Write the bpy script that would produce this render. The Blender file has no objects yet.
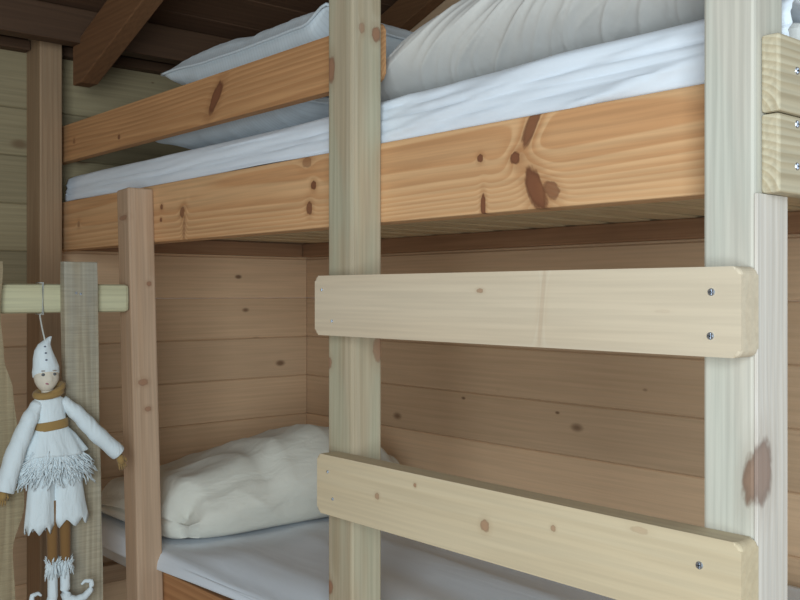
import bpy, bmesh, math, random
from mathutils import Vector, noise, Matrix
random.seed(7)
scn = bpy.context.scene
COL = scn.collection
EYE = 1.10                      # camera height above the floor; heights below are given relative to it

# ------------------------------------------------------------------ camera, light, exposure
cam = bpy.data.cameras.new('camera'); cam.sensor_width = 36; cam.lens = 954 / 800 * 36
cam.shift_y = -7 / 800
camo = bpy.data.objects.new('camera', cam); COL.objects.link(camo)
camo.location = (0, 0, EYE)
camo.rotation_euler = (math.pi / 2, 0, math.pi / 2 - math.atan(827 / 954))
cam.clip_start = .02
scn.camera = camo

world = bpy.data.worlds.new('daylight'); scn.world = world; world.use_nodes = True
bg = world.node_tree.nodes['Background']
bg.inputs[0].default_value = (.74, .90, 1.0, 1); bg.inputs[1].default_value = .48

def area(name, loc, target, size, power, color):
    l = bpy.data.lights.new(name, 'AREA'); l.shape = 'RECTANGLE'; l.size, l.size_y = size
    l.energy = power; l.color = color
    o = bpy.data.objects.new(name, l); COL.objects.link(o); o.location = loc
    o.rotation_euler = (Vector(target) - Vector(loc)).to_track_quat('-Z', 'Y').to_euler()
    return o
area('door_daylight', (.60, -.75, EYE + .02), (-1.1, 1.2, EYE - .15), (1.0, 1.4), 47, (.86, .96, 1.0))

scn.view_settings.view_transform = 'Standard'; scn.view_settings.look = 'None'
scn.view_settings.gamma = 1; scn.view_settings.use_curve_mapping = False
scn.view_settings.exposure = 0.12
scn.cycles.use_denoising = True
scn.cycles.max_bounces = 8

# ------------------------------------------------------------------ material helpers
def new_mat(name):
    m = bpy.data.materials.new(name); m.use_nodes = True
    nt = m.node_tree; b = nt.nodes['Principled BSDF']
    return m, nt, b
def N(nt, typ, **kw):
    n = nt.nodes.new(typ)
    for k, v in kw.items():
        if k.startswith('i_'):
            key = k[2:]; key = int(key) if key.isdigit() else key
            s = n.inputs[key]
            if isinstance(v, bpy.types.NodeSocket): nt.links.new(v, s)
            else: s.default_value = v
        else: setattr(n, k, v)
    return n
def M(nt, op, a, b=None, c=None):
    n = N(nt, 'ShaderNodeMath', operation=op)
    for i, v in enumerate((a, b, c)):
        if v is None: continue
        if isinstance(v, bpy.types.NodeSocket): nt.links.new(v, n.inputs[i])
        else: n.inputs[i].default_value = v
    return n.outputs[0]
def mixc(nt, fac, a, b, mode='MIX'):
    n = N(nt, 'ShaderNodeMix', data_type='RGBA', blend_type=mode)
    for i, v in ((0, fac), (6, a), (7, b)):
        if isinstance(v, bpy.types.NodeSocket): nt.links.new(v, n.inputs[i])
        else: n.inputs[i].default_value = v if i == 0 else (*v, 1) if len(v) == 3 else v
    return n.outputs[2]
def mapr(nt, v, a, b, c=0., d=1.):
    n = N(nt, 'ShaderNodeMapRange', interpolation_type='SMOOTHSTEP')
    nt.links.new(v, n.inputs[0])
    for i, x in enumerate((a, b, c, d)): n.inputs[i + 1].default_value = x
    return n.outputs[0]

def wood(name, light, dark, freq=110, knots=(), rough=.62, seed=0., islands=False, pith=(.05, -.02), contrast=.55,
         dots=0., rough_sawn=0., wander=.035, blotch=None, knot_col=(.15, .060, .03), hue=.12, stretch=1.0):
    """solid timber: rings around a pith line running along local X; knots are ellipsoids (x,y,z, rx,ry,rz, tilt, strength)"""
    m, nt, b = new_mat(name)
    tc = N(nt, 'ShaderNodeTexCoord').outputs['Object']
    p0 = tc
    off = None
    if islands:
        g = N(nt, 'ShaderNodeNewGeometry')
        off = g.outputs['Random Per Island']
        cb = N(nt, 'ShaderNodeCombineXYZ', i_0=M(nt, 'MULTIPLY', off, 31.), i_1=M(nt, 'MULTIPLY', off, .09), i_2=M(nt, 'MULTIPLY', off, .37))
        tc = N(nt, 'ShaderNodeVectorMath', operation='ADD', i_0=tc, i_1=cb.outputs[0]).outputs[0]
    stv = N(nt, 'ShaderNodeVectorMath', operation='MULTIPLY', i_0=tc, i_1=(stretch, 7, 7)).outputs[0]
    stv = N(nt, 'ShaderNodeVectorMath', operation='ADD', i_0=stv, i_1=(seed * 3.1, seed * 1.7, seed)).outputs[0]
    nz = N(nt, 'ShaderNodeTexNoise', i_Vector=stv, i_Scale=1.0, i_Detail=2.0).outputs[0]
    sp = N(nt, 'ShaderNodeSeparateXYZ', i_0=tc)
    yy = M(nt, 'SUBTRACT', sp.outputs[1], pith[0]); zz = M(nt, 'SUBTRACT', sp.outputs[2], pith[1])
    if islands:
        zz = M(nt, 'SUBTRACT', M(nt, 'PINGPONG', zz, .19), .02)
    r = M(nt, 'SQRT', M(nt, 'ADD', M(nt, 'MULTIPLY', yy, yy), M(nt, 'MULTIPLY', zz, zz)))
    r = M(nt, 'ADD', r, M(nt, 'MULTIPLY', nz, wander))
    masks = []
    for k in knots:
        mp = N(nt, 'ShaderNodeMapping', vector_type='TEXTURE', i_Vector=p0)
        mp.inputs['Location'].default_value = k[:3]
        mp.inputs['Rotation'].default_value = (0, k[6] if len(k) > 6 else 0, 0)
        mp.inputs['Scale'].default_value = k[3:6]
        e = N(nt, 'ShaderNodeVectorMath', operation='LENGTH', i_0=mp.outputs[0]).outputs['Value']
        kn = N(nt, 'ShaderNodeTexNoise', i_Vector=mp.outputs[0], i_Scale=1.6, i_Detail=3.).outputs[0]
        e2 = M(nt, 'ADD', e, M(nt, 'MULTIPLY', M(nt, 'SUBTRACT', kn, .5), .7))
        gsn = M(nt, 'POWER', 2.718, M(nt, 'MULTIPLY', M(nt, 'MULTIPLY', e, e), -.30))
        r = M(nt, 'ADD', r, M(nt, 'MULTIPLY', gsn, k[5] * .38))
        masks.append((e2, k[7] if len(k) > 7 else 1.))
    fine = N(nt, 'ShaderNodeTexNoise', i_Vector=N(nt, 'ShaderNodeVectorMath', operation='MULTIPLY', i_0=tc, i_1=(4, 160, 160)).outputs[0], i_Scale=1.0, i_Detail=3.0).outputs[0]
    ring = M(nt, 'FRACT', M(nt, 'MULTIPLY', r, freq))
    ring = M(nt, 'MULTIPLY', mapr(nt, ring, 0., .8), mapr(nt, ring, 1., .86))
    big = N(nt, 'ShaderNodeTexNoise', i_Vector=stv, i_Scale=.8, i_Detail=1.0).outputs[0]
    rw = M(nt, 'MULTIPLY', M(nt, 'MULTIPLY', ring, contrast), mapr(nt, big, .35, .65, .45, 1.15))
    col = mixc(nt, rw, light, dark)
    col = mixc(nt, mapr(nt, big, .35, .7, 0, .35), col, tuple(c * .5 + d * .5 for c, d in zip(light, dark)))
    if blotch:
        bn = N(nt, 'ShaderNodeTexNoise', i_Vector=N(nt, 'ShaderNodeVectorMath', operation='MULTIPLY', i_0=tc, i_1=(2.5, 14, 14)).outputs[0], i_Scale=1.3, i_Detail=4.0).outputs[0]
        col = mixc(nt, mapr(nt, bn, .45, .68, 0, .8), col, blotch)
    fm = mapr(nt, fine, .3, .7, 1 - hue, 1 + hue * .5)
    col = mixc(nt, 1., col, N(nt, 'ShaderNodeCombineXYZ', i_0=fm, i_1=fm, i_2=fm).outputs[0], 'MULTIPLY')
    if off is not None:
        fo = mapr(nt, off, 0, 1, .86, 1.08)
        col = mixc(nt, 1., col, N(nt, 'ShaderNodeCombineXYZ', i_0=fo, i_1=fo, i_2=fo).outputs[0], 'MULTIPLY')
    if dots:
        vv = N(nt, 'ShaderNodeVectorMath', operation='MULTIPLY', i_0=tc, i_1=(6., 0, 11)).outputs[0]
        vo = N(nt, 'ShaderNodeTexVoronoi', voronoi_dimensions='3D', i_Vector=vv, i_Scale=1.0, i_Randomness=1.0)
        csep = N(nt, 'ShaderNodeSeparateXYZ', i_0=vo.outputs['Color'])
        siz = mapr(nt, csep.outputs[0], .30, 1., .0, dots)
        dm = M(nt, 'LESS_THAN', vo.outputs['Distance'], siz)
        soft = M(nt, 'DIVIDE', vo.outputs['Distance'], M(nt, 'ADD', siz, .001))
        dm = mapr(nt, soft, 1.5, .5, 0, .85)
        col = mixc(nt, dm, col, knot_col)
    for e, s in masks:
        core = mapr(nt, e, 1.15, .8, 0, s)
        halo = mapr(nt, e, 2.3, .9, 0, .35 * s)
        kin = mapr(nt, e, .55, 1.0)
        kc = mixc(nt, kin, tuple(min(1, c * 1.45) for c in knot_col), knot_col)
        col = mixc(nt, halo, col, tuple(c * .55 + d * .45 for c, d in zip(dark, knot_col)))
        col = mixc(nt, core, col, kc)
    nt.links.new(col, b.inputs['Base Color'])
    b.inputs['Roughness'].default_value = rough
    b.inputs['Specular IOR Level'].default_value = .25
    hgt = M(nt, 'ADD', M(nt, 'MULTIPLY', fine, .6), M(nt, 'MULTIPLY', ring, -.15))
    dist = .0006
    if rough_sawn:
        wv = N(nt, 'ShaderNodeTexNoise', i_Vector=N(nt, 'ShaderNodeVectorMath', operation='MULTIPLY', i_0=tc, i_1=(260, 4, 12)).outputs[0], i_Scale=1., i_Detail=2.).outputs[0]
        hgt = M(nt, 'ADD', hgt, M(nt, 'MULTIPLY', wv, 3.)); dist = rough_sawn
        saw = mapr(nt, wv, .35, .65, .90, 1.04)
        col2 = mixc(nt, 1., col, N(nt, 'ShaderNodeCombineXYZ', i_0=saw, i_1=saw, i_2=saw).outputs[0], 'MULTIPLY')
        nt.links.new(col2, b.inputs['Base Color'])
    bp = N(nt, 'ShaderNodeBump', i_Height=hgt, i_Strength=.5, i_Distance=dist)
    nt.links.new(bp.outputs[0], b.inputs['Normal'])
    return m

def cloth(name, col, stripe=0., weave=900, rough=.9, folds=0., fold_vec=(1, 1, 1), fold_scale=6, col2=None):
    m, nt, b = new_mat(name)
    tc = N(nt, 'ShaderNodeTexCoord').outputs['Object']
    n1 = N(nt, 'ShaderNodeTexNoise', i_Vector=tc, i_Scale=weave, i_Detail=1.).outputs[0]
    n2 = N(nt, 'ShaderNodeTexNoise', i_Vector=tc, i_Scale=5., i_Detail=2.).outputs[0]
    c = mixc(nt, mapr(nt, n2, .3, .7, 0, .5), col, col2 or tuple(x * .93 for x in col))
    if stripe:
        sx = N(nt, 'ShaderNodeSeparateXYZ', i_0=tc).outputs[0]
        s = M(nt, 'SINE', M(nt, 'MULTIPLY', sx, 2 * math.pi / stripe))
        c = mixc(nt, mapr(nt, s, .2, .9, 0, .35), c, tuple(x * .82 for x in col))
    nt.links.new(c, b.inputs['Base Color'])
    b.inputs['Roughness'].default_value = rough
    b.inputs['Specular IOR Level'].default_value = .15
    b.inputs['Sheen Weight'].default_value = .15
    h = M(nt, 'MULTIPLY', n1, .15)
    if folds:
        fv = N(nt, 'ShaderNodeVectorMath', operation='MULTIPLY', i_0=tc, i_1=fold_vec).outputs[0]
        fn = N(nt, 'ShaderNodeTexNoise', i_Vector=fv, i_Scale=fold_scale, i_Detail=3., i_Distortion=.6).outputs[0]
        h = M(nt, 'ADD', h, M(nt, 'MULTIPLY', fn, 6.))
    bp = N(nt, 'ShaderNodeBump', i_Height=h, i_Strength=.6, i_Distance=folds or .0006)
    nt.links.new(bp.outputs[0], b.inputs['Normal'])
    return m

def plain(name, col, rough=.5, metal=0.):
    m, nt, b = new_mat(name)
    tc = N(nt, 'ShaderNodeTexCoord').outputs['Object']
    n = N(nt, 'ShaderNodeTexNoise', i_Vector=tc, i_Scale=120., i_Detail=2.).outputs[0]
    nt.links.new(mixc(nt, mapr(nt, n, .3, .7, 0, .4), col, tuple(c * .85 for c in col)), b.inputs['Base Color'])
    b.inputs['Roughness'].default_value = rough; b.inputs['Metallic'].default_value = metal
    return m

# ------------------------------------------------------------------ object helpers
def tag(o, label=None, cat=None, group=None, kind=None):
    if label: o['label'] = label
    if cat: o['category'] = cat
    if group: o['group'] = group
    if kind: o['kind'] = kind
    return o
def link(name, bm, mat, parent=None, loc=(0, 0, 0), rot=(0, 0, 0), smooth=False):
    me = bpy.data.meshes.new(name)
    bmesh.ops.recalc_face_normals(bm, faces=bm.faces)
    bm.to_mesh(me); bm.free()
    o = bpy.data.objects.new(name, me); COL.objects.link(o)
    for mm in (mat if isinstance(mat, (list, tuple)) else [mat]): me.materials.append(mm)
    if smooth:
        for p in me.polygons: p.use_smooth = True
    o.rotation_euler = rot
    if parent is not None:
        o.parent = parent
        q = parent; acc = Vector((0, 0, 0))
        # parents are unrotated empties, or rotated boards: use the inverse of their world matrix
        pm = WORLD[parent.name]
        w = Matrix.Translation(loc) @ o.rotation_euler.to_matrix().to_4x4()
        l = pm.inverted() @ w
        o.location = l.to_translation(); o.rotation_euler = l.to_euler()
        WORLD[o.name] = w
    else:
        o.location = loc
        WORLD[o.name] = Matrix.Translation(loc) @ o.rotation_euler.to_matrix().to_4x4()
    return o
WORLD = {}
def thing(name, loc, label, cat, group=None):
    o = bpy.data.objects.new(name, None); COL.objects.link(o); o.location = loc
    o.empty_display_size = .1
    WORLD[o.name] = Matrix.Translation(loc)
    return tag(o, label, cat, group)
def box_bm(sx, sy, sz, bevel=.003, seg=2, corner=0.):
    """box; corner rounds the outline in the XZ plane, bevel eases every edge"""
    bm = bmesh.new()
    if corner:
        pts = []
        for cx, cz, a0 in ((sx/2-corner, sz/2-corner, 0), (-sx/2+corner, sz/2-corner, 90), (-sx/2+corner, -sz/2+corner, 180), (sx/2-corner, -sz/2+corner, 270)):
            for i in range(7):
                a = math.radians(a0 + 15 * i); pts.append((cx + corner * math.cos(a), cz + corner * math.sin(a)))
        return prism_bm(pts, sy, bevel)
    bmesh.ops.create_cube(bm, size=1)
    for v in bm.verts: v.co = Vector((v.co.x * sx, v.co.y * sy, v.co.z * sz))
    if bevel: bmesh.ops.bevel(bm, geom=bm.edges[:], offset=bevel, segments=seg, profile=.5, affect='EDGES')
    return bm
def prism_bm(pts, t, bevel=.002):
    bm = bmesh.new()
    f = [bm.verts.new((x, -t/2, z)) for x, z in pts]; k = [bm.verts.new((x, t/2, z)) for x, z in pts]
    ff = bm.faces.new(f); kk = bm.faces.new(k[::-1]); n = len(pts)
    for i in range(n): bm.faces.new((f[i], k[i], k[(i+1) % n], f[(i+1) % n]))
    if bevel:
        ed = [e for e in bm.edges if (e.verts[0].co.y < 0) == (e.verts[1].co.y < 0)]
        bmesh.ops.bevel(bm, geom=ed, offset=bevel, segments=2, profile=.5, affect='EDGES')
    return bm
AX = {'X': (0, 0, 0), 'Y': (0, 0, math.pi/2), 'Z': (0, -math.pi/2, 0)}
def board(name, lo, hi, axis, mat, parent, bevel=.003, corner=0., tilt=(0, 0, 0)):
    """timber from corner lo to corner hi (z relative to eye height), grain along axis"""
    lo = Vector(lo); hi = Vector(hi); s = hi - lo; c = (lo + hi) / 2 + Vector((0, 0, EYE))
    d = {'X': (s.x, s.y, s.z), 'Y': (s.y, s.x, s.z), 'Z': (s.z, s.y, s.x)}[axis]
    r = AX[axis]; r = (r[0] + tilt[0], r[1] + tilt[1], r[2] + tilt[2])
    return link(name, box_bm(*d, bevel=bevel, corner=corner), mat, parent, c, r)
def K(axis, lo, hi, pts):
    """knots given in scene coordinates (x,y,z; half sizes along/thick/across; tilt; strength) -> local ones"""
    c = [(a + b) / 2 for a, b in zip(lo, hi)]; out = []
    for (x, y, z, ra, rt, rc, tl, st) in pts:
        dx, dy, dz = x - c[0], y - c[1], z - c[2]
        p = {'X': (dx, dy, dz), 'Y': (dy, -dx, dz), 'Z': (dz, dy, -dx)}[axis]
        out.append((*p, ra, rt, rc, tl, st))
    return out

ORANGE = ((.72, .45, .24), (.50, .22, .085))
PALE = ((.68, .55, .36), (.50, .34, .17))
GREEN = ((.46, .39, .28), (.33, .25, .15))
PINK = ((.50, .35, .24), (.40, .25, .15))

# ------------------------------------------------------------------ structure
def planks(name, u0, u1, heights, thick, mats, loc, rot, start=None, pick=None, vgap=.003, cut=None):
    """horizontal boards, length along local X, faces towards local -Y"""
    bm = bmesh.new()
    for i, (za, zb) in enumerate(zip(heights[:-1], heights[1:])):
        a0 = start(za) if start else u0
        if a0 >= u1 - .05: continue
        x = a0; cuts = [a0]
        rr = random.Random(i * 5 + len(name))
        x = u1
        if cut is not None: cuts.append(cut)
        while x < u1 - .25: cuts.append(x); x += rr.uniform(1.6, 2.4)
        cuts.append(u1)
        for ca, cb in zip(cuts[:-1], cuts[1:]):
            t = bmesh.new(); bmesh.ops.create_cube(t, size=1)
            for v in t.verts:
                v.co = Vector(((ca+cb)/2 + v.co.x * (cb-ca-.0006), thick/2 + v.co.y * thick, (za+zb)/2 + v.co.z * (zb-za-.0004)))
            ed = [e for e in t.edges if all(v.co.y < thick/2 for v in e.verts)]
            bmesh.ops.bevel(t, geom=ed, offset=vgap, segments=1, affect='EDGES')
            me = bpy.data.meshes.new('t'); t.to_mesh(me); t.free()
            n0 = len(bm.faces); bm.from_mesh(me); bpy.data.meshes.remove(me)
            bm.faces.ensure_lookup_table()
            if pick:
                for f in bm.faces[n0:]: f.material_index = pick((za+zb)/2, (ca+cb)/2)
    return link(name, bm, mats, None, loc, rot)

wall_warm = wood('wall_pine', (.72, .50, .32), (.60, .39, .23), freq=60, islands=True, contrast=.22, dots=.12, hue=.07, seed=3, knot_col=(.17, .09, .05))
wall_shade = wood('wall_pine_shaded', (.34, .28, .17), (.26, .205, .115), freq=60, islands=True, contrast=.35, dots=.14, seed=5, knot_col=(.17, .11, .06))  # same wall pine, with the dimmer, greener shade put into its colour
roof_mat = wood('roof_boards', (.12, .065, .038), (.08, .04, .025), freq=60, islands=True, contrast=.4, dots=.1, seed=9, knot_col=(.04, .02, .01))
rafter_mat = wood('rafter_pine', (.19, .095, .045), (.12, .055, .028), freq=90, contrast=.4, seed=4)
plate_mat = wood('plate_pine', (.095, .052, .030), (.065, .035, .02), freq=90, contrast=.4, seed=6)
SL = .355
ceil_z = lambda x: .67 + SL * (x + 2.6)
hs = [-1.10 + .125 * i for i in range(40)]
hs = [-1.10, -1.04] + [-1.04 + .128 * i for i in range(1, 24)]
hl = [h for h in hs if h < .60] + [.67]
tag(planks('wall_left', -1.2, 1.845, hl, .03, [wall_warm, wall_shade], (-2.6, 0, EYE), (0, 0, math.pi/2),
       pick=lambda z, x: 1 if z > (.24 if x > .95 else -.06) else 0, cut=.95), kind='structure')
tag(planks('wall_back', -2.63, .9, hs, .03, wall_warm, (0, 1.845, EYE), (0, 0, 0),
       start=lambda z: max(-2.63, -2.6 + (z - .67) / SL)), kind='structure')
tag(planks('wall_front', .45, 2.63, hs, .03, wall_warm, (0, -1.2, EYE), (0, 0, math.pi),
       start=lambda z: .45), kind='structure')  # unseen wall behind the camera, added to block ambient light from the left
tag(planks('floor', -1.3, 1.9, [-.8 + .14 * i for i in range(25)], .03, wood('floor_boards', (.30, .20, .12), (.2, .12, .07), freq=60, islands=True, contrast=.4, dots=.1),
       (0, 0, 0), (-math.pi/2, 0, math.pi/2)), kind='structure')
# roof boarding: boards run along y, climbing with the slope
ang = math.atan(SL)
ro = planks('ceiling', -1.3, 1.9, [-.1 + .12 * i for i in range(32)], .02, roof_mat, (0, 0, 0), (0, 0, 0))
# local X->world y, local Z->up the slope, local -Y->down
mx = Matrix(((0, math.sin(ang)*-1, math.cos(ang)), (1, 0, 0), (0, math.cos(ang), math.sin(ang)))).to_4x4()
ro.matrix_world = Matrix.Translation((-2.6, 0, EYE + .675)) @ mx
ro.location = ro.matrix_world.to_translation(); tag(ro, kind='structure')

# eaves plate, gable timber, upright, rafters
def struct(o): return tag(o, kind='structure')
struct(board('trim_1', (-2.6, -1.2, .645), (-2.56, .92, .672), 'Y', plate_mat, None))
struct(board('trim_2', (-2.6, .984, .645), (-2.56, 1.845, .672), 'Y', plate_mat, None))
up_mat = wood('upright_pine', (.36, .245, .15), (.27, .165, .095), freq=80, contrast=.45, seed=11)
struct(board('trim_3', (-2.6, .922, -1.10), (-2.5, .982, .69), 'Z', up_mat, None, bevel=.004))
def rafter(name, y0, y1, x0, x1, drop, h):
    bm = bmesh.new()
    L = (x1 - x0)
    pr = [(0, 0), (.05, -0.0), (L, SL * (L)), (L, SL * L + h), (0, h)]
    bm = prism_bm(pr, y1 - y0, .003)
    struct(link(name, bm, rafter_mat, None, (x0, (y0 + y1) / 2, EYE + ceil_z(x0) - drop)))
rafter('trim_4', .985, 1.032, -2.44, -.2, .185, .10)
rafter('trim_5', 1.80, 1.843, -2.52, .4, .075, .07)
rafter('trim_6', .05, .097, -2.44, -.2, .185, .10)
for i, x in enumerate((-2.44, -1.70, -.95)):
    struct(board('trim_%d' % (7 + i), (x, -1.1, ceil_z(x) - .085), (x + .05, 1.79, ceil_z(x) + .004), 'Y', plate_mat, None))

# ------------------------------------------------------------------ bunk bed
bunk = thing('bunk_bed', (-1.5, 1.4, 0), 'raw pine bunk bed with knotty long side beams, square posts and two wide ladder rungs', 'bunk bed')
metal = plain('screw_steel', (.55, .60, .68), .35, .9)
metal_dark = plain('screw_recess', (.08, .09, .10), .6, .5)
def screw(p, parent, direction, r=.0042, name='screw'):
    bm = bmesh.new()
    bmesh.ops.create_cone(bm, cap_ends=True, segments=16, radius1=r, radius2=r * .8, depth=.0016)
    for a in (0, math.pi/2):
        g = bmesh.ops.create_cube(bm, size=1)['verts']
        for v in g:
            c = Vector((v.co.x * r * 1.2, v.co.y * r * .25, v.co.z * .0006 + .0009)); v.co = Matrix.Rotation(a, 3, 'Z') @ c
    for f in bm.faces:
        if f.calc_center_median().z > .00095: f.material_index = 1
    rot = {'-y': (math.pi/2, 0, 0), '+x': (0, math.pi/2, 0)}[direction]
    return link(name, bm, [metal, metal_dark], parent, (p[0], p[1], p[2] + EYE), rot)

# long side beam of the upper bed with its known knots
lo, hi = (-2.6, .997, .115), (-.512, 1.042, .245)
m = wood('beam_pine', *ORANGE, freq=150, pith=(.06, .03), contrast=.6, wander=.05, stretch=.55, seed=2, knots=K('X', lo, hi, [
    (-.866, .997, .142, .015, .03, .034, -.45, 1), (-.838, .997, .139, .016, .03, .011, .6, .75), (-.874, .997, .230, .010, .03, .032, .50, .9), (-.904, .997, .189, .009, .03, .009, 0, 1),
    (-.972, .997, .196, .006, .03, .006, 0, 1), (-.966, .997, .127, .005, .02, .017, 0, 1), (-1.385, .997, .192, .008, .02, .008, 0, 1),
    (-1.398, .997, .152, .009, .02, .012, 0, .9), (-1.405, .997, .235, .014, .02, .010, 0, .5), (-1.966, .997, .193, .006, .02, .006, 0, .9), (-1.969, .997, .164, .005, .02, .005, 0, .9),
    (-1.870, .997, .175, .010, .02, .012, .4, .8), (-1.862, .997, .140, .006, .02, .025, .1, .4), (-2.43, .997, .18, .008, .02, .008, 0, .5)]))
board('side_beam', lo, hi, 'X', m, bunk)
# guard rail
lo, hi = (-2.6, .997, .352), (-1.212, 1.020, .449)
m = wood('guard_pine', (.58, .32, .15), (.38, .17, .07), freq=140, pith=(.05, -.05), contrast=.6, wander=.035, stretch=.6, seed=8, knots=K('X', lo, hi, [
    (-1.727, .997, .402, .040, .03, .014, -.85, 1), (-2.187, .997, .377, .006, .02, .006, 0, .9), (-2.46, .997, .40, .007, .02, .007, 0, .5)]))
board('guard_rail', lo, hi, 'X', m, bunk, corner=.012)
# lower side beam, ledgers, slats
m2 = wood('lower_beam_pine', (.50, .26, .12), (.33, .14, .06), freq=95, contrast=.6, seed=12)
board('side_beam', (-2.03, .999, -.76), (-.512, 1.042, -.624), 'X', m2, bunk)
led = wood('ledger_pine', (.36, .20, .11), (.26, .13, .07), freq=90, contrast=.5, seed=13)
board('ledger', (-2.575, 1.800, .117), (-.45, 1.843, .160), 'X', led, bunk)
board('ledger', (-2.598, 1.044, .117), (-2.56, 1.798, .160), 'Y', led, bunk)
board('ledger', (-2.598, 1.800, -.76), (-.45, 1.843, -.715), 'X', led, bunk)
board('ledger', (-2.52, .985, -.79), (-2.48, 1.798, -.742), 'Y', wood('end_ledger', (.44, .30, .19), (.34, .2, .12), contrast=.5, seed=15), bunk)
sl = wood('slat_pine', *PALE, freq=100, contrast=.5, seed=14)
for i in range(17):
    x = -2.50 + i * .118
    board('slat', (x, 1.043, .160), (x + .085, 1.842, .178), 'Y', sl, bunk)
for i in range(12):
    x = -1.98 + i * .118
    board('slat', (x, 1.043, -.715), (x + .085, 1.842, -.697), 'Y', sl, bunk)
# posts
def post(name, lo, hi, colors, knots, seed, tilt=(0, 0, 0), **kw):
    m = wood(name, *colors, freq=kw.get('freq', 75), pith=kw.get('pith', (.02, .012)), contrast=kw.get('contrast', .5), wander=.02, seed=seed, knots=K('Z', lo, hi, knots), blotch=kw.get('blotch'), knot_col=kw.get('kc', (.20, .09, .05)))
    return board('post', lo, hi, 'Z', m, bunk, bevel=.004, tilt=tilt)
post('post_pine_green', (-1.259, .935, -1.1), (-1.195, .9965, .60), GREEN, [
    (-1.250, .935, .365, .022, .012, .010, 0, .8), (-1.195, .985, .420, .013, .009, .012, 0, .8), (-1.195, .955, .425, .009, .006, .010, 0, .5),
    (-1.257, .937, -.114, .010, .012, .009, 0, .7), (-1.195, .990, -.09, .022, .012, .015, 0, .6), (-1.255, .937, -.48, .012, .01, .01, 0, .8)], 21, blotch=(.42, .40, .29), contrast=.5)
post('post_pine_white', (-.572, .935, -1.1), (-.512, .9965, .60), ((.58, .55, .48), (.48, .44, .35)), [
    (-.514, .948, -.193, .034, .026, .012, .15, .9)], 22, contrast=.25, blotch=(.54, .54, .47), kc=(.17, .10, .065))
lp = post('post_pine_pink', (-2.052, .935, -1.10), (-1.992, .9965, .236), PINK, [
    (-1.992, .96, -.20, .008, .012, .010, 0, .6), (-2.02, .935, .17, .006, .01, .02, 0, .6), (-1.992, .98, .02, .006, .006, .01, 0, .7),
    (-1.992, .97, -.26, .006, .008, .01, 0, .6)], 23, tilt=(0, -.055, 0), contrast=.6)
lp.location.x += .024
# ladder rungs
def rung(lo, hi, knots, screws, seed, colors, pith, freq=70):
    m = wood('rung_pine_%d' % seed, *colors, freq=freq, pith=pith, contrast=.25, hue=.07, wander=.03, seed=seed, knots=K('X', lo, hi, knots), knot_col=(.26, .15, .09))
    o = board('ladder_rung', lo, hi, 'X', m, bunk, corner=.009, bevel=.0035)
    for (x, z, r) in screws: screw((x, lo[1] - .0003, z), o, '-y', r)
rung((-1.247, .900, -.067), (-.507, .9345, .0275), [(-.878, .90, .003, .006, .01, .003, 0, .7), (-.772, .90, -.018, .0035, .01, .055, .10, .16), (-.60, .9, -.02, .01, .01, .002, 0, .1)],
     [(-.541, .001, .0046), (-.542, -.045, .0046), (-1.228, .005, .0028), (-1.201, -.044, .0028)], 31, ((.64, .55, .42), (.56, .42, .28)), (.09, .0), 60)
rung((-1.241, .900, -.350), (-.507, .9345, -.256), [(-1.09, .9, -.301, .005, .01, .005, 0, .7), (-.869, .9, -.304, .008, .012, .008, 0, .8), (-1.006, .9, -.272, .003, .01, .003, 0, .9), (-.754, .9, -.286, .004, .01, .004, 0, .7), (-.63, .9, -.265, .012, .01, .004, 0, .3)],
     [(-.555, -.288, .0048), (-1.212, -.282, .0028), (-1.199, -.323, .0028)], 32, ((.62, .52, .36), (.54, .41, .25)), (.05, -.03), 85)
# end boards, and a thin pale skin painting in the post's lit lower side
eb = wood('end_board_pine', (.60, .54, .40), (.40, .31, .19), freq=130, contrast=.6, seed=41, pith=(.03, -.05), knot_col=(.2, .1, .05))
b1 = board('end_board', (-.5118, .948, .105), (-.4915, 1.84, .1885), 'Y', eb, bunk)
b2 = board('end_board', (-.5118, .948, .190), (-.4915, 1.84, .272), 'Y', eb, bunk)
for p_, z in ((b1, .135), (b1, .180), (b2, .237)): screw((-.4913, .987, z), p_, '+x', .0048)
lit_pine = wood('post_lit_pine', (.70, .66, .61), (.60, .52, .43), freq=110, contrast=.3, seed=42, knots=K('Z', (-.5118, .9345, -1.1), (-.508, .9985, .104), [(-.508, .945, -.187, .036, .019, .03, 0, .75)]), knot_col=(.17, .10, .075))
board('post_lit_face', (-.5118, .9345, -1.10), (-.508, .9985, .1045), 'Z', lit_pine, bunk, bevel=.0004)

# ------------------------------------------------------------------ bedding
def fbm(p, o=3):
    v = 0; a = 1
    for _ in range(o): v += a * noise.noise(p); p = p * 2.03; a *= .5
    return v
def ridge(p): return 1 - abs(noise.noise(p)) * 2
def ss(a, b, x):
    if a > b: return 1 - ss(b, a, x)
    t = max(0, min(1, (x - a) / (b - a))); return t * t * (3 - 2 * t)
def lerp_tab(tab, x):
    if x <= tab[0][0]: return tab[0][1]
    for (a, va), (b, vb) in zip(tab[:-1], tab[1:]):
        if x <= b: return va + (vb - va) * ss(a, b, x)
    return tab[-1][1]

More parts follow.
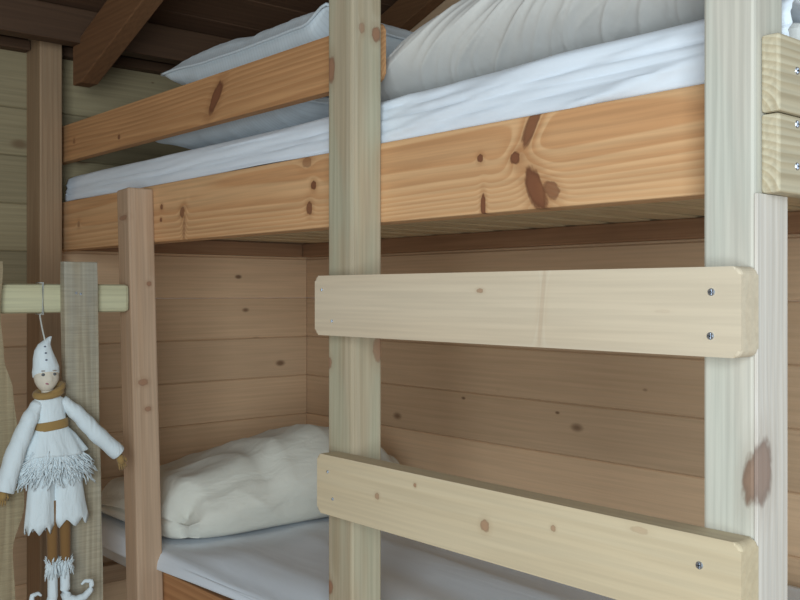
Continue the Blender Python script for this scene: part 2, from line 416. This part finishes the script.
sheet_w = cloth('sheet_white', (.77, .83, .91), folds=.0012, fold_vec=(1.0, 5, 5), fold_scale=2)
matt = cloth('mattress_ticking', (.62, .62, .6))
def mattress_and_sheet(x0, x1, y0, y1, zb, zt, front, label_s, label_m, hem, seed, yh, rise=0., wave=.013):
    fa = lambda x: 0. if zt < 0 else (.3 + .7 * ss(-1.45, -1.2, x)) * ss(x1 - .02, x1 - .12, x)
    rz_ = lambda x: rise * max(-.3, x + 1.2)
    """front: y of the drape's outer face; hem(x): its lower edge"""
    bm = box_bm(x1 - x0, y1 - y0, zt - zb, .02, 3)
    mo = link('mattress', bm, matt, None, ((x0+x1)/2, (y0+y1)/2, EYE + (zb+zt)/2), smooth=False)
    tag(mo, label_m, 'mattress')
    bm = bmesh.new(); nx = 220
    prof = []
    X0, X1 = x0 - .004, x1 - .001
    rows = []
    for i in range(nx + 1):
        x = X0 + (X1 - X0) * i / nx
        zh = hem(x); row = []
        wob = lambda s, q: fbm(Vector((x * 1.6, s * 9 + seed, q)), 3)
        # from hem upward over the front edge then to the back
        for j in range(17):
            t = j / 16; z = zh + (zt + .004 + rz_(x) - zh) * t
            fr = ridge(Vector((x * .9, t * 1.5 - x * 2.6, seed + 3))) ** 3
            fr2 = ridge(Vector((x * 1.2, t * 3.5 - x * 5, seed + 9)))
            y = front + (.006 * wob(t, 1) if zt > 0 else .006 * wob(0, 1)) - .004 + .012 * t * t - (.009 * max(0, fr) + .004 * max(0, fr2) ** 2) * fa(x)
            if j == 16: z += .002; y += .006
            row.append((x, y, z + (.004 * wob(t if zt > 0 else t * .3, 5) if j else .006 * wob(0, 7))))
        for j in range(1, 61):
            t = j / 60; y = front + .014 + (y1 + .001 - front - .014) * t
            w = wave * (ss(-1.97, -1.75, x) if zt < 0 else 1) * ridge(Vector((x * .5, y * 4.5 + x * .5, seed))) * ss(0, .08, t) * (1 - .6 * ss(.4, 1, t)) + wave * .3 * noise.noise(Vector((x * 2, y * 9, seed + 4)))
            row.append((x, y, zt + .006 + rz_(x) * (1 - ss(0, .3, t)) + max(-.002, w)))
        rows.append([bm.verts.new(c) for c in row])
    for a, b_ in zip(rows[:-1], rows[1:]):
        for j in range(len(a) - 1): bm.faces.new((a[j], b_[j], b_[j+1], a[j+1]))
    o = link('bed_sheet', bm, sheet_w, None, (0, 0, EYE), smooth=True)
    sd = o.modifiers.new('thick', 'SOLIDIFY'); sd.thickness = .002; sd.offset = 1
    tag(o, label_s, 'sheet')
    return o
mattress_and_sheet(-2.55, -.513, 1.046, 1.795, .180, .312, 1.016, 'white sheet stretched over the upper mattress behind the knotty beam',
    'mattress of the upper bunk wrapped in a white sheet', lambda x: .247, 3.3, 1.0, rise=.014, wave=.004)
mattress_and_sheet(-2.47, -.56, 1.046, 1.795, -.695, -.585, .985, 'white sheet spread over the lower bunk mattress with its hem hanging over the edge',
    'mattress of the lower bunk under a white sheet', lambda x: -.612 - .012 * math.sin(x * 5), 9.1, .985, wave=.022)

def soft_block(nx, ny, nz, f):
    """subdivided cube surface mapped through f(u,v,w) with u,v,w in -1..1"""
    bm = bmesh.new(); vs = {}
    def V(i, j, k):
        if (i, j, k) not in vs:
            vs[i, j, k] = bm.verts.new(f(2*i/nx-1, 2*j/ny-1, 2*k/nz-1))
        return vs[i, j, k]
    for i in range(nx):
        for j in range(ny):
            for k in (0, nz): bm.faces.new((V(i,j,k), V(i+1,j,k), V(i+1,j+1,k), V(i,j+1,k)))
    for i in range(nx):
        for k in range(nz):
            for j in (0, ny): bm.faces.new((V(i,j,k), V(i+1,j,k), V(i+1,j,k+1), V(i,j,k+1)))
    for j in range(ny):
        for k in range(nz):
            for i in (0, nx): bm.faces.new((V(i,j,k), V(i,j+1,k), V(i,j+1,k+1), V(i,j,k+1)))
    return bm

# folded duvet on the lower bunk
duvet_m = cloth('duvet_cream', (.68, .67, .60), folds=.0014, fold_vec=(5, 2, 5), fold_scale=5)
HT = [(1.02, .118), (1.10, .135), (1.25, .165), (1.33, .205), (1.44, .228), (1.53, .215), (1.64, .165), (1.72, .11), (1.79, .07)]
def fd(u, v, w):
    y = 1.035 + (v + 1) / 2 * .725
    H = lerp_tab(HT, y)
    hx = .27
    # rounded section towards +x, fold in two layers
    t = (w + 1) / 2
    z = H * t
    bulge = .035 * math.sin(math.pi * t) ** .6 if 0 < t < 1 else 0
    x = -2.22 + u * hx + (bulge if u > .98 else -bulge if u < -.98 else 0)
    top = ss(.2, 1, t)
    z *= 1 - .50 * ss(-2.0, -2.5, -2.22 + u * hx) if False else 1 - .48 * ss(1.98, 2.48, 2.22 - u * hx)
    z -= top * (.045 * max(0, (abs(u) - .70) / .30) ** 2.2 + .035 * max(0, (-v - .86) / .14) ** 2)
    cc = (abs(u) ** 6) * (abs(v) ** 6)
    x -= math.copysign(.05 * cc, u); y -= math.copysign(.045 * cc, v)
    if v < -.98:
        y -= .02 * math.sin(math.pi * t) ** .6 if 0 < t < 1 else 0
        y += .022 * math.exp(-((t - .40) / .10) ** 2) * (1 - ss(.5, 1, u))
    n = fbm(Vector((x * 2.6, y * 2.6, z * 2)), 2) * .012
    cr = ridge(Vector((x * 3 + y * 5, y * 2.5 - x * 4, 1.3)))
    cr2 = ridge(Vector((x * 9 + y * 3, y * 5, 4.4)))
    if w > -.5:
        z += (n + .006 * max(0, cr) ** 2 + .003 * max(0, cr2) ** 2) * top
    if u > .7:
        g = ridge(Vector((y * 7 + z * 9, z * 3, 2.2)))
        x += (.006 * max(0, g) ** 2 * math.sin(math.pi * t) + fbm(Vector((y * 3.5, z * 4, 0)), 2) * .010) * ss(.7, 1, u)
    z = max(z, 0)
    return (x, y, z - .568)
o = link('folded_duvet', soft_block(90, 120, 22, fd), duvet_m, None, (0, 0, EYE), smooth=True)
tag(o, 'cream white duvet folded into a thick pad on the lower bunk', 'duvet')

# puffy duvet rolled up on the upper bunk
duvet2 = cloth('duvet_grey_white', (.62, .61, .585), folds=.0003, fold_vec=(7, 3, 3), fold_scale=4)
def ud(u, v, w):
    # roll: length along x, superellipse section in y-z
    s = math.copysign(abs(u) ** 1.0, u)
    x = -.93 + u * .41
    e = max(0., 1 - abs(u) ** 2.4) ** .62
    e = max(e, .04)
    a = math.atan2(w, v); m_ = max(abs(v), abs(w))
    cy, cz = math.cos(a), math.sin(a)
    k = (abs(cy) ** 2.05 + abs(cz) ** 2.05) ** (-1/2.05)
    ry, rz = .355 * (.90 + .10 * e), .101 * e
    y = 1.388 + cy * k * ry * m_ ; z = cz * k * rz * m_ - .095 * (1 - e)
    q = z + .11
    wr = ridge(Vector((x * 14 - q * 24 - q * q * 30 + .8 * noise.noise(Vector((x * 5, q * 6, 1))), q * 1.2 + y * .8, 5.0)))
    wr2 = ridge(Vector((x * 29 - q * 50 - q * q * 60 + noise.noise(Vector((x * 7, q * 9, 2))), q * 3, y * 3 + 8.0)))
    amp = (.006 * max(0, wr) ** 3 + .003 * max(0, wr2) ** 3 + .007 * fbm(Vector((x * 2.5, y * 2, z * 2)), 1)) * min(1, e * 1.5)
    y += cy * amp; z += cz * amp
    z = max(z, -.092)
    return (x, y, z)
o = link('puffy_duvet', soft_block(260, 80, 84, ud), duvet2, None, (0, 0, EYE + .424), smooth=True)
tag(o, 'bulky grey white duvet rolled up with many creases on the upper bunk', 'duvet')

# two pillows stacked at the head of the upper bunk
pil = cloth('pillow_cotton', (.68, .75, .80), stripe=.011)
def pillow(x0, x1, y0, y1, zc, th, seed, label, rot=(0, 0, 0), sag=0., lift=0.):
    cx, cy = (x0+x1)/2, (y0+y1)/2; hx, hy = (x1-x0)/2, (y1-y0)/2
    def f(u, v, w):
        prof = max(0, 1 - abs(u) ** 3.0) ** .55 * max(0, 1 - abs(v) ** 3.0) ** .55
        pin = 1 - .055 * (1 - abs(v) ** 2) * abs(u) ** 2
        pin2 = 1 - .05 * (1 - abs(u) ** 2) * abs(v) ** 2
        x = u * hx * pin; y = v * hy * pin2
        z = w * th / 2 * prof * (.72 if w > 0 else 1) + lift * ss(.75, 1, u) * ss(-.6, -1, v)
        n = fbm(Vector((x * 5 + seed, y * 5, w)), 3) * .012 * prof
        g = ridge(Vector((x * 16 + seed, y * 5, w * 2))) ** 3 if prof > 0 else 0
        z += n + .004 * max(0, g) * (1 - prof) * (1 if w > 0 else -1)
        z += .012 * fbm(Vector((x * 3.5, y * 3.5, seed)), 2) + sag * u * u
        return (x, y, max(z, -th / 2 * 1.0))
    bm = soft_block(70, 50, 12, f)
    o = link('pillow', bm, pil, None, (cx, cy, EYE + zc), rot, smooth=True)
    # piped seam following the rim
    bm = bmesh.new()
    ring = []
    for k in range(160):
        t = k / 160 * 4; s = int(t); q = (t - s) * 2 - 1
        u, v = ((q, -1), (1, q), (-q, 1), (-1, -q))[s]
        c = f(u, v, 0); ring.append(Vector(c))
    tube_ring(bm, ring, .0035, 6)
    se = link('seam', bm, pil, o, (cx, cy, EYE + zc), rot, smooth=True)
    return tag(o, label, 'pillow', 'pillows on the upper bunk')
def tube_ring(bm, pts, r, n, closed=True, radii=None):
    rows = []
    m_ = len(pts)
    for i, p in enumerate(pts):
        a = pts[(i-1) % m_] if closed or i > 0 else p
        b_ = pts[(i+1) % m_] if closed or i < m_-1 else p
        d = (b_ - a).normalized() if (b_ - a).length > 1e-9 else Vector((0, 0, 1))
        s = d.orthogonal().normalized() if abs(d.z) > .999 else d.cross(Vector((0, 0, 1))).normalized()
        t = d.cross(s)
        rr = radii[i] if radii else r
        rows.append([bm.verts.new(p + (s * math.cos(2*math.pi*k/n) + t * math.sin(2*math.pi*k/n)) * rr) for k in range(n)])
    rng = range(m_) if closed else range(m_-1)
    for i in rng:
        a, b_ = rows[i], rows[(i+1) % m_]
        for k in range(n): bm.faces.new((a[k], a[(k+1) % n], b_[(k+1) % n], b_[k]))
    if not closed:
        bm.faces.new(rows[0][::-1]); bm.faces.new(rows[-1])
pillow(-2.17, -1.56, 1.075, 1.56, .385, .115, 1.7, 'lower of the two white pillows, lying flat on the upper bunk sheet')
pillow(-2.19, -1.50, 1.11, 1.60, .540, .19, 5.2, 'upper of the two white pillows, showing above the orange guard rail', lift=.03)

# ------------------------------------------------------------------ railing of rough boards
rail = thing('railing', (-2.0, .6, 0), 'railing of rough sawn grey boards on a pale rail left of the bunk', 'railing')
board('rail', (-2.022, .25, -.042), (-1.990, .933, .019), 'Y', wood('rail_pine', (.58, .56, .38), (.44, .40, .24), freq=60, contrast=.4, seed=51), rail, bevel=.009)
rough_m = wood('rough_sawn', (.44, .39, .29), (.27, .22, .15), freq=120, contrast=.5, seed=52, rough=.85, rough_sawn=.001, blotch=(.36, .34, .28))
def waney(name, pts_l, pts_r, x0, x1, mat):
    """upright board with wavy edges: lists of (z, y)"""
    def sm(pts):
        out = []
        for (za, ya), (zb, yb) in zip(pts[:-1], pts[1:]):
            for k in range(6):
                t = k / 6; out.append((za + (zb - za) * t, ya + (yb - ya) * ss(0, 1, t)))
        return out + [pts[-1]]
    L = sm(pts_l); R = sm(pts_r)
    # local X = up, local Z = -world y after turning; thickness along world x
    cy = sum(y for z, y in L + R) / len(L + R); cz = sum(z for z, y in L + R) / len(L + R)
    out = [(z - cz, (y - cy)) for z, y in L] + [(z - cz, (y - cy)) for z, y in R[::-1]]
    bm = prism_bm(out, x1 - x0, .002)
    # local x -> world z, local z -> world y, local y -> world x
    rot = Matrix(((0, 1, 0), (0, 0, 1), (1, 0, 0))).to_euler()
    return link(name, bm, mat, rail, ((x0+x1)/2, cy, EYE + cz), rot)
p1 = waney('upright_board', [(-1.1, .784), (-.62, .786), (-.5, .783), (-.3, .781), (.066, .776)], [(-1.1, .862), (-.62, .861), (-.45, .857), (-.2, .852), (.066, .849)], -1.9895, -1.968, rough_m)
rough2 = wood('rough_sawn_yellow', (.40, .33, .21), (.27, .20, .12), freq=100, contrast=.5, seed=54, rough=.85, rough_sawn=.0015)
waney('upright_board', [(-1.1, .59), (-.4, .57), (.064, .585)], [(-1.1, .676), (-.62, .676), (-.52, .671), (-.43, .694), (-.36, .692), (-.28, .680), (-.2, .672), (-.13, .654), (-.04, .647), (.064, .652)], -1.9895, -1.968, rough2)
waney('upright_board', [(-1.1, .37), (-.4, .38), (.064, .375)], [(-1.1, .46), (-.62, .45), (-.3, .462), (.064, .455)], -1.9895, -1.968, rough2)
screw((-1.9675, .802, .0), p1, '+x', .003); screw((-1.9675, .812, -.002), p1, '+x', .003)

# ------------------------------------------------------------------ hanging cloth doll
DX, DY = -1.935, .73
doll = thing('doll', (DX, DY, EYE - .63), 'white costumed cloth doll with pointed hat hanging by a string from the railing', 'doll')
white_c = cloth('doll_cotton', (.70, .78, .82), weave=1500, folds=.0012, fold_vec=(1, 3, 1), fold_scale=18)
skin_c = plain('doll_face', (.66, .60, .50), .8)
ochre = cloth('doll_ochre', (.33, .21, .08), weave=1200)
brown_c = cloth('doll_leg_brown', (.22, .12, .045), weave=1200)
def D(u, v, c=0.):
    """doll drawing units: u across, v down, c towards the room"""
    return Vector((c, (u - 47) * (.00198 if u < 47 else .00214), (293 - v) * .00204))
def dlink(name, bm, mat, smooth=True, parent=None):
    return link(name, bm, mat, parent or doll, (DX, DY, EYE), smooth=smooth)
def loft(rings, n=28, ruffle=None, cap=True):
    """rings: (u, v, half width px, depth m, c)"""
    bm = bmesh.new(); rows = []
    for i, (u, v, rw, rd, c) in enumerate(rings):
        row = []
        for k in range(n):
            a = 2 * math.pi * k / n; q = 1; dv = 0
            if ruffle: q, dv = ruffle(i / (len(rings) - 1), a)
            row.append(bm.verts.new(D(u + math.cos(a) * rw * q, v + dv, c + math.sin(a) * rd * q)))
        rows.append(row)
    for a, b_ in zip(rows[:-1], rows[1:]):
        for k in range(n): bm.faces.new((a[k], a[(k+1) % n], b_[(k+1) % n], b_[k]))
    if cap: bm.faces.new(rows[0]); bm.faces.new(rows[-1][::-1])
    return bm
def smooth_rings(r, s=4):
    out = []
    for a, b_ in zip(r[:-1], r[1:]):
        for k in range(s):
            t = k / s; out.append(tuple(x + (y - x) * t for x, y in zip(a, b_)))
    return out + [r[-1]]
# head with a small nose
bm = bmesh.new(); bmesh.ops.create_uvsphere(bm, u_segments=32, v_segments=24, radius=1)
for v in bm.verts:
    x, y, z = v.co
    wdt = 1 - .22 * max(0, -z) ** 1.5
    v.co = D(45 + y * 12.2 * wdt, 377 - z * 15, x * .021 + (.004 * math.exp(-((y/.14)**2 + ((z+.05)/.22)**2)) if x > 0 else 0))
head = dlink('head', bm, skin_c)
def dot(u, v, ru, rv, c, mat, name, parent):
    bm = bmesh.new(); bmesh.ops.create_uvsphere(bm, u_segments=12, v_segments=8, radius=1)
    for w in bm.verts: w.co = D(u + w.co.y * ru, v - w.co.z * rv, c + w.co.x * .0015)
    dlink(name, bm, mat, parent=parent)
eye_m = plain('doll_eye', (.10, .11, .12), .4); lip_m = plain('doll_lip', (.34, .12, .16), .5)
dot(38.6, 373.5, 1.9, 1.5, .0185, eye_m, 'eye', head); dot(49.8, 373.5, 1.9, 1.5, .0185, eye_m, 'eye', head)
dot(43.8, 382.3, 3.0, 1.3, .0182, lip_m, 'mouth', head)
dot(38.6, 369.8, 2.4, .5, .0185, plain('doll_brow', (.3, .2, .14)), 'eyebrow', head); dot(49.8, 369.8, 2.4, .5, .0185, plain('doll_brow', (.3, .2, .14)), 'eyebrow', head)
# neck
dlink('neck', loft(smooth_rings([(46, 386, 6, .010, 0), (46.5, 397, 6, .010, 0)])), skin_c)
# hat: curved cone
hat = dlink('hat', loft(smooth_rings([(45.5, 377, 12.6, .0190, -.007), (45, 372, 13.2, .0222, -.004), (44.5, 366, 12.6, .0225, 0), (43, 358, 11, .020, 0), (42, 350, 8.6, .016, 0), (43, 344, 6, .012, 0), (46.5, 339.5, 3.4, .007, 0), (49.6, 336.2, 1.0, .002, 0)], 3)), white_c)
btn = plain('doll_button', (.12, .14, .20), .4)
for v_, c_ in ((346, .0128), (352.3, .0172), (359, .0205)): dot(41.5, v_, 1.3, .9, c_, btn, 'button', hat)
# torso, scarf, belt
dlink('bodice', loft(smooth_rings([(47, 395, 10, .012, 0), (47.5, 399, 15, .016, 0), (48.5, 406, 14.5, .019, 0), (49.5, 416, 14, .018, 0), (50, 424, 15, .017, 0)])), white_c)
bm = bmesh.new()
def ringpath(u, v, rw, rd, slope, n=36): return [D(u + math.cos(2*math.pi*k/n) * rw, v - slope * math.cos(2*math.pi*k/n) - 1.8 * math.sin(2*math.pi*k/n) * -1, math.sin(2*math.pi*k/n) * rd) for k in range(n)]
tube_ring(bm, ringpath(47, 392.5, 12, .017, 2.0), .0075, 10)
tube_ring(bm, ringpath(50, 390, 11, .016, 5), .0060, 10)
dlink('scarf', bm, ochre)
dlink('belt', loft(smooth_rings([(50, 420, 15.5, .0190, 0), (50, 424, 16.5, .0205, 0), (50, 429, 16.5, .0200, 0)]), ruffle=lambda t, a: (1, -2.0 * math.cos(a))), ochre)
# peplum and sleeves
dlink('peplum', loft(smooth_rings([(50, 427, 15.5, .018, 0), (51, 436, 22, .022, 0), (52, 446, 27, .024, .001), (53, 455, 31, .026, .002)], 4), n=64,
     ruffle=lambda t, a: (1 + .06 * t * math.sin(9 * a), t * (3 * math.sin(2 * a) - 4 * math.cos(a)))), white_c)
def sleeve(pts, radii, name='sleeve'):
    bm = bmesh.new(); P = [D(*p) for p in pts]; Q = []; Rr = []
    for i in range(len(P) - 1):
        for k in range(5): t = k / 5; Q.append(P[i].lerp(P[i+1], t)); Rr.append(radii[i] + (radii[i+1] - radii[i]) * t)
    e_ = P[-1]; d_ = (P[-1] - P[-2]).normalized()
    Q += [e_ - d_ * .0008, e_, e_ + d_ * .0002]; Rr += [radii[-1] * 1.04, radii[-1] * 1.04, radii[-1] * .93]
    Rr = [r + .0009 * math.sin(i * 1.9) for i, r in enumerate(Rr)]
    tube_ring(bm, Q, 1, 16, closed=False, radii=Rr); return dlink(name, bm, white_c)
sl_l = sleeve([(37, 402, 0), (27, 417, .006), (13, 447, .010), (0, 484, .014)], [.012, .0165, .0190, .0195])
sl_r = sleeve([(60, 401, 0), (74, 415, .008), (91, 436, .014), (113.5, 459, .018)], [.012, .0160, .0175, .0165])
def hand(u, v, du, dv, c, parent):
    bm = bmesh.new()
    p = D(u, v, c); q = D(u + du, v + dv, c)
    tube_ring(bm, [p, p.lerp(q, .5), q], 1, 10, closed=False, radii=[.006, .0085, .007])
    n_ = Vector((0, (q-p).z, -(q-p).y)).normalized()
    for k, ln in enumerate((.9, 1.15, 1.2, 1.0)):
        o_ = n_ * (.0042 * (k - 1.5)); e_ = q + o_ + (q - p) * .55 * ln + n_ * (.0012 * (k - 1.5))
        tube_ring(bm, [p.lerp(q, .8) + o_, q + o_, e_], 1, 7, closed=False, radii=[.0022, .0023, .0015])
    tube_ring(bm, [p.lerp(q, .3) + n_ * -.006, p.lerp(q, .7) + n_ * -.011, q + n_ * -.012], 1, 7, closed=False, radii=[.0028, .0024, .0016])
    dlink('hand', bm, ochre, parent=None)
hand(114, 461, 2.8, 9.5, .020, sl_r); hand(0, 483, -1.5, 9, .014, sl_l)
# fringe skirt: loose strands counted as one part
bm = bmesh.new(); rr = random.Random(3)
for i in range(330):
    a = rr.uniform(-.15, math.pi + .15) if i % 5 else rr.uniform(0, 2 * math.pi)
    u0 = 51 + math.cos(a) * 24; c0 = math.sin(a) * .020
    ln = rr.uniform(12, 32); sw = rr.uniform(-7, 7) + math.cos(a) * 12
    v0 = 449 + rr.uniform(0, 9); pts = []
    for k in range(6):
        t = k / 5
        pts.append(D(u0 + sw * t + 3.0 * math.sin(t * 5 + i) * t, v0 + ln * t, c0 * (1 + .3 * t) + .004 + .004 * math.sin(t * 6 + i * 1.3) * t))
    tube_ring(bm, pts, 1, 4, closed=False, radii=[.0016, .0019, .0017, .0015, .0013, .0009])
tag(dlink('fringe_skirt', bm, white_c), kind='stuff')
# trousers with jagged hems
def trouser(cu, w0, w1, v1, ph):
    return loft(smooth_rings([(cu, 458, w0 * .95, .017, .002), (cu, 480, w0, .017, .002), (cu + (cu - 51) * .12, 505, (w0 + w1) / 2, .018, .002), (cu + (cu - 51) * .2, v1, w1, .019, .002)], 5), n=48,
                ruffle=lambda t, a: (1 + .05 * t * math.sin(6 * a + ph), (9 * abs(((a * 7 / math.pi + ph) % 2) - 1) if t > .98 else 0)), cap=False)
for cu, w0, w1, v1, ph in ((40, 13, 14.5, 523, 0), (65, 14, 17.5, 519, .7)):
    t_ = dlink('trouser_leg', trouser(cu, w0, w1, v1, ph), white_c)
    sd = t_.modifiers.new('thick', 'SOLIDIFY'); sd.thickness = .0015
for u in (51, 63.5): dlink('leg', loft(smooth_rings([(u - 1, 500, 6.0, .011, 0), (u, 540, 5.2, .010, 0), (u + .3, 572, 4.6, .009, 0)])), brown_c)
# boots with curled toes and fringe cuffs
for u, s, tip in ((51.3, -1, 28), (63.5, 1, 88)):
    bm = bmesh.new()
    pts = [D(u, 562, 0), D(u, 580, 0), D(u, 596, .001), D(u + s * 2, 602, .004), D(u + s * 9, 604, .010), D(u + s * 17, 601, .013), D(u + s * 24, 594, .014), D(u + s * 23, 586.5, .014), D(u + s * 17, 585.5, .013), D(u + s * 13.5, 588.5, .013)]
    if s < 0: pts = [p + Vector((0, 0, -.006)) * (i > 4) for i, p in enumerate(pts)]
    Q = []; rad = [.0095, .0098, .0100, .0105, .0095, .0075, .0058, .0046, .0036, .002]; R2 = []
    for i in range(len(pts) - 1):
        for k in range(4): Q.append(pts[i].lerp(pts[i+1], k/4)); R2.append(rad[i] + (rad[i+1]-rad[i]) * k/4)
    Q.append(pts[-1]); R2.append(rad[-1])
    tube_ring(bm, Q, 1, 14, closed=False, radii=R2)
    bt = dlink('boot', bm, white_c)
    bm = bmesh.new()
    for i in range(110):
        a = rr.uniform(0, 2 * math.pi); v0 = 561 + rr.uniform(0, 6); ln = rr.uniform(5, 15); sg = rr.choice((-1, 1, 1))
        pp = [D(u + math.cos(a) * (4.2 + 4.5 * t * rr.uniform(.5, 1)), v0 + ln * t * sg * (1 if sg > 0 else .4), math.sin(a) * (.009 + .007 * t)) for t in (0, .5, 1)]
        tube_ring(bm, pp, 1, 4, closed=False, radii=[.0016, .0014, .0008])
    tag(dlink('boot_fringe', bm, white_c, parent=bt), kind='stuff')
# string up to a nail in the rail
bm = bmesh.new()
tube_ring(bm, [D(42.5, 347, .006), D(43, 340, .004), D(45, 328, -.022), D(47.5, 316, -.048), D(51.0, 312.5, -.0535)], .0016, 8, closed=False)
yl = .739 - DY
tube_ring(bm, [Vector((-1.9875 - DX, yl, -.0445)), Vector((-1.9875 - DX, yl, .0215)), Vector((-2.0245 - DX, yl, .0215)), Vector((-2.0245 - DX, yl, -.0445))], .0022, 8)
dlink('string', bm, cloth('doll_string', (.62, .64, .60), weave=2000))
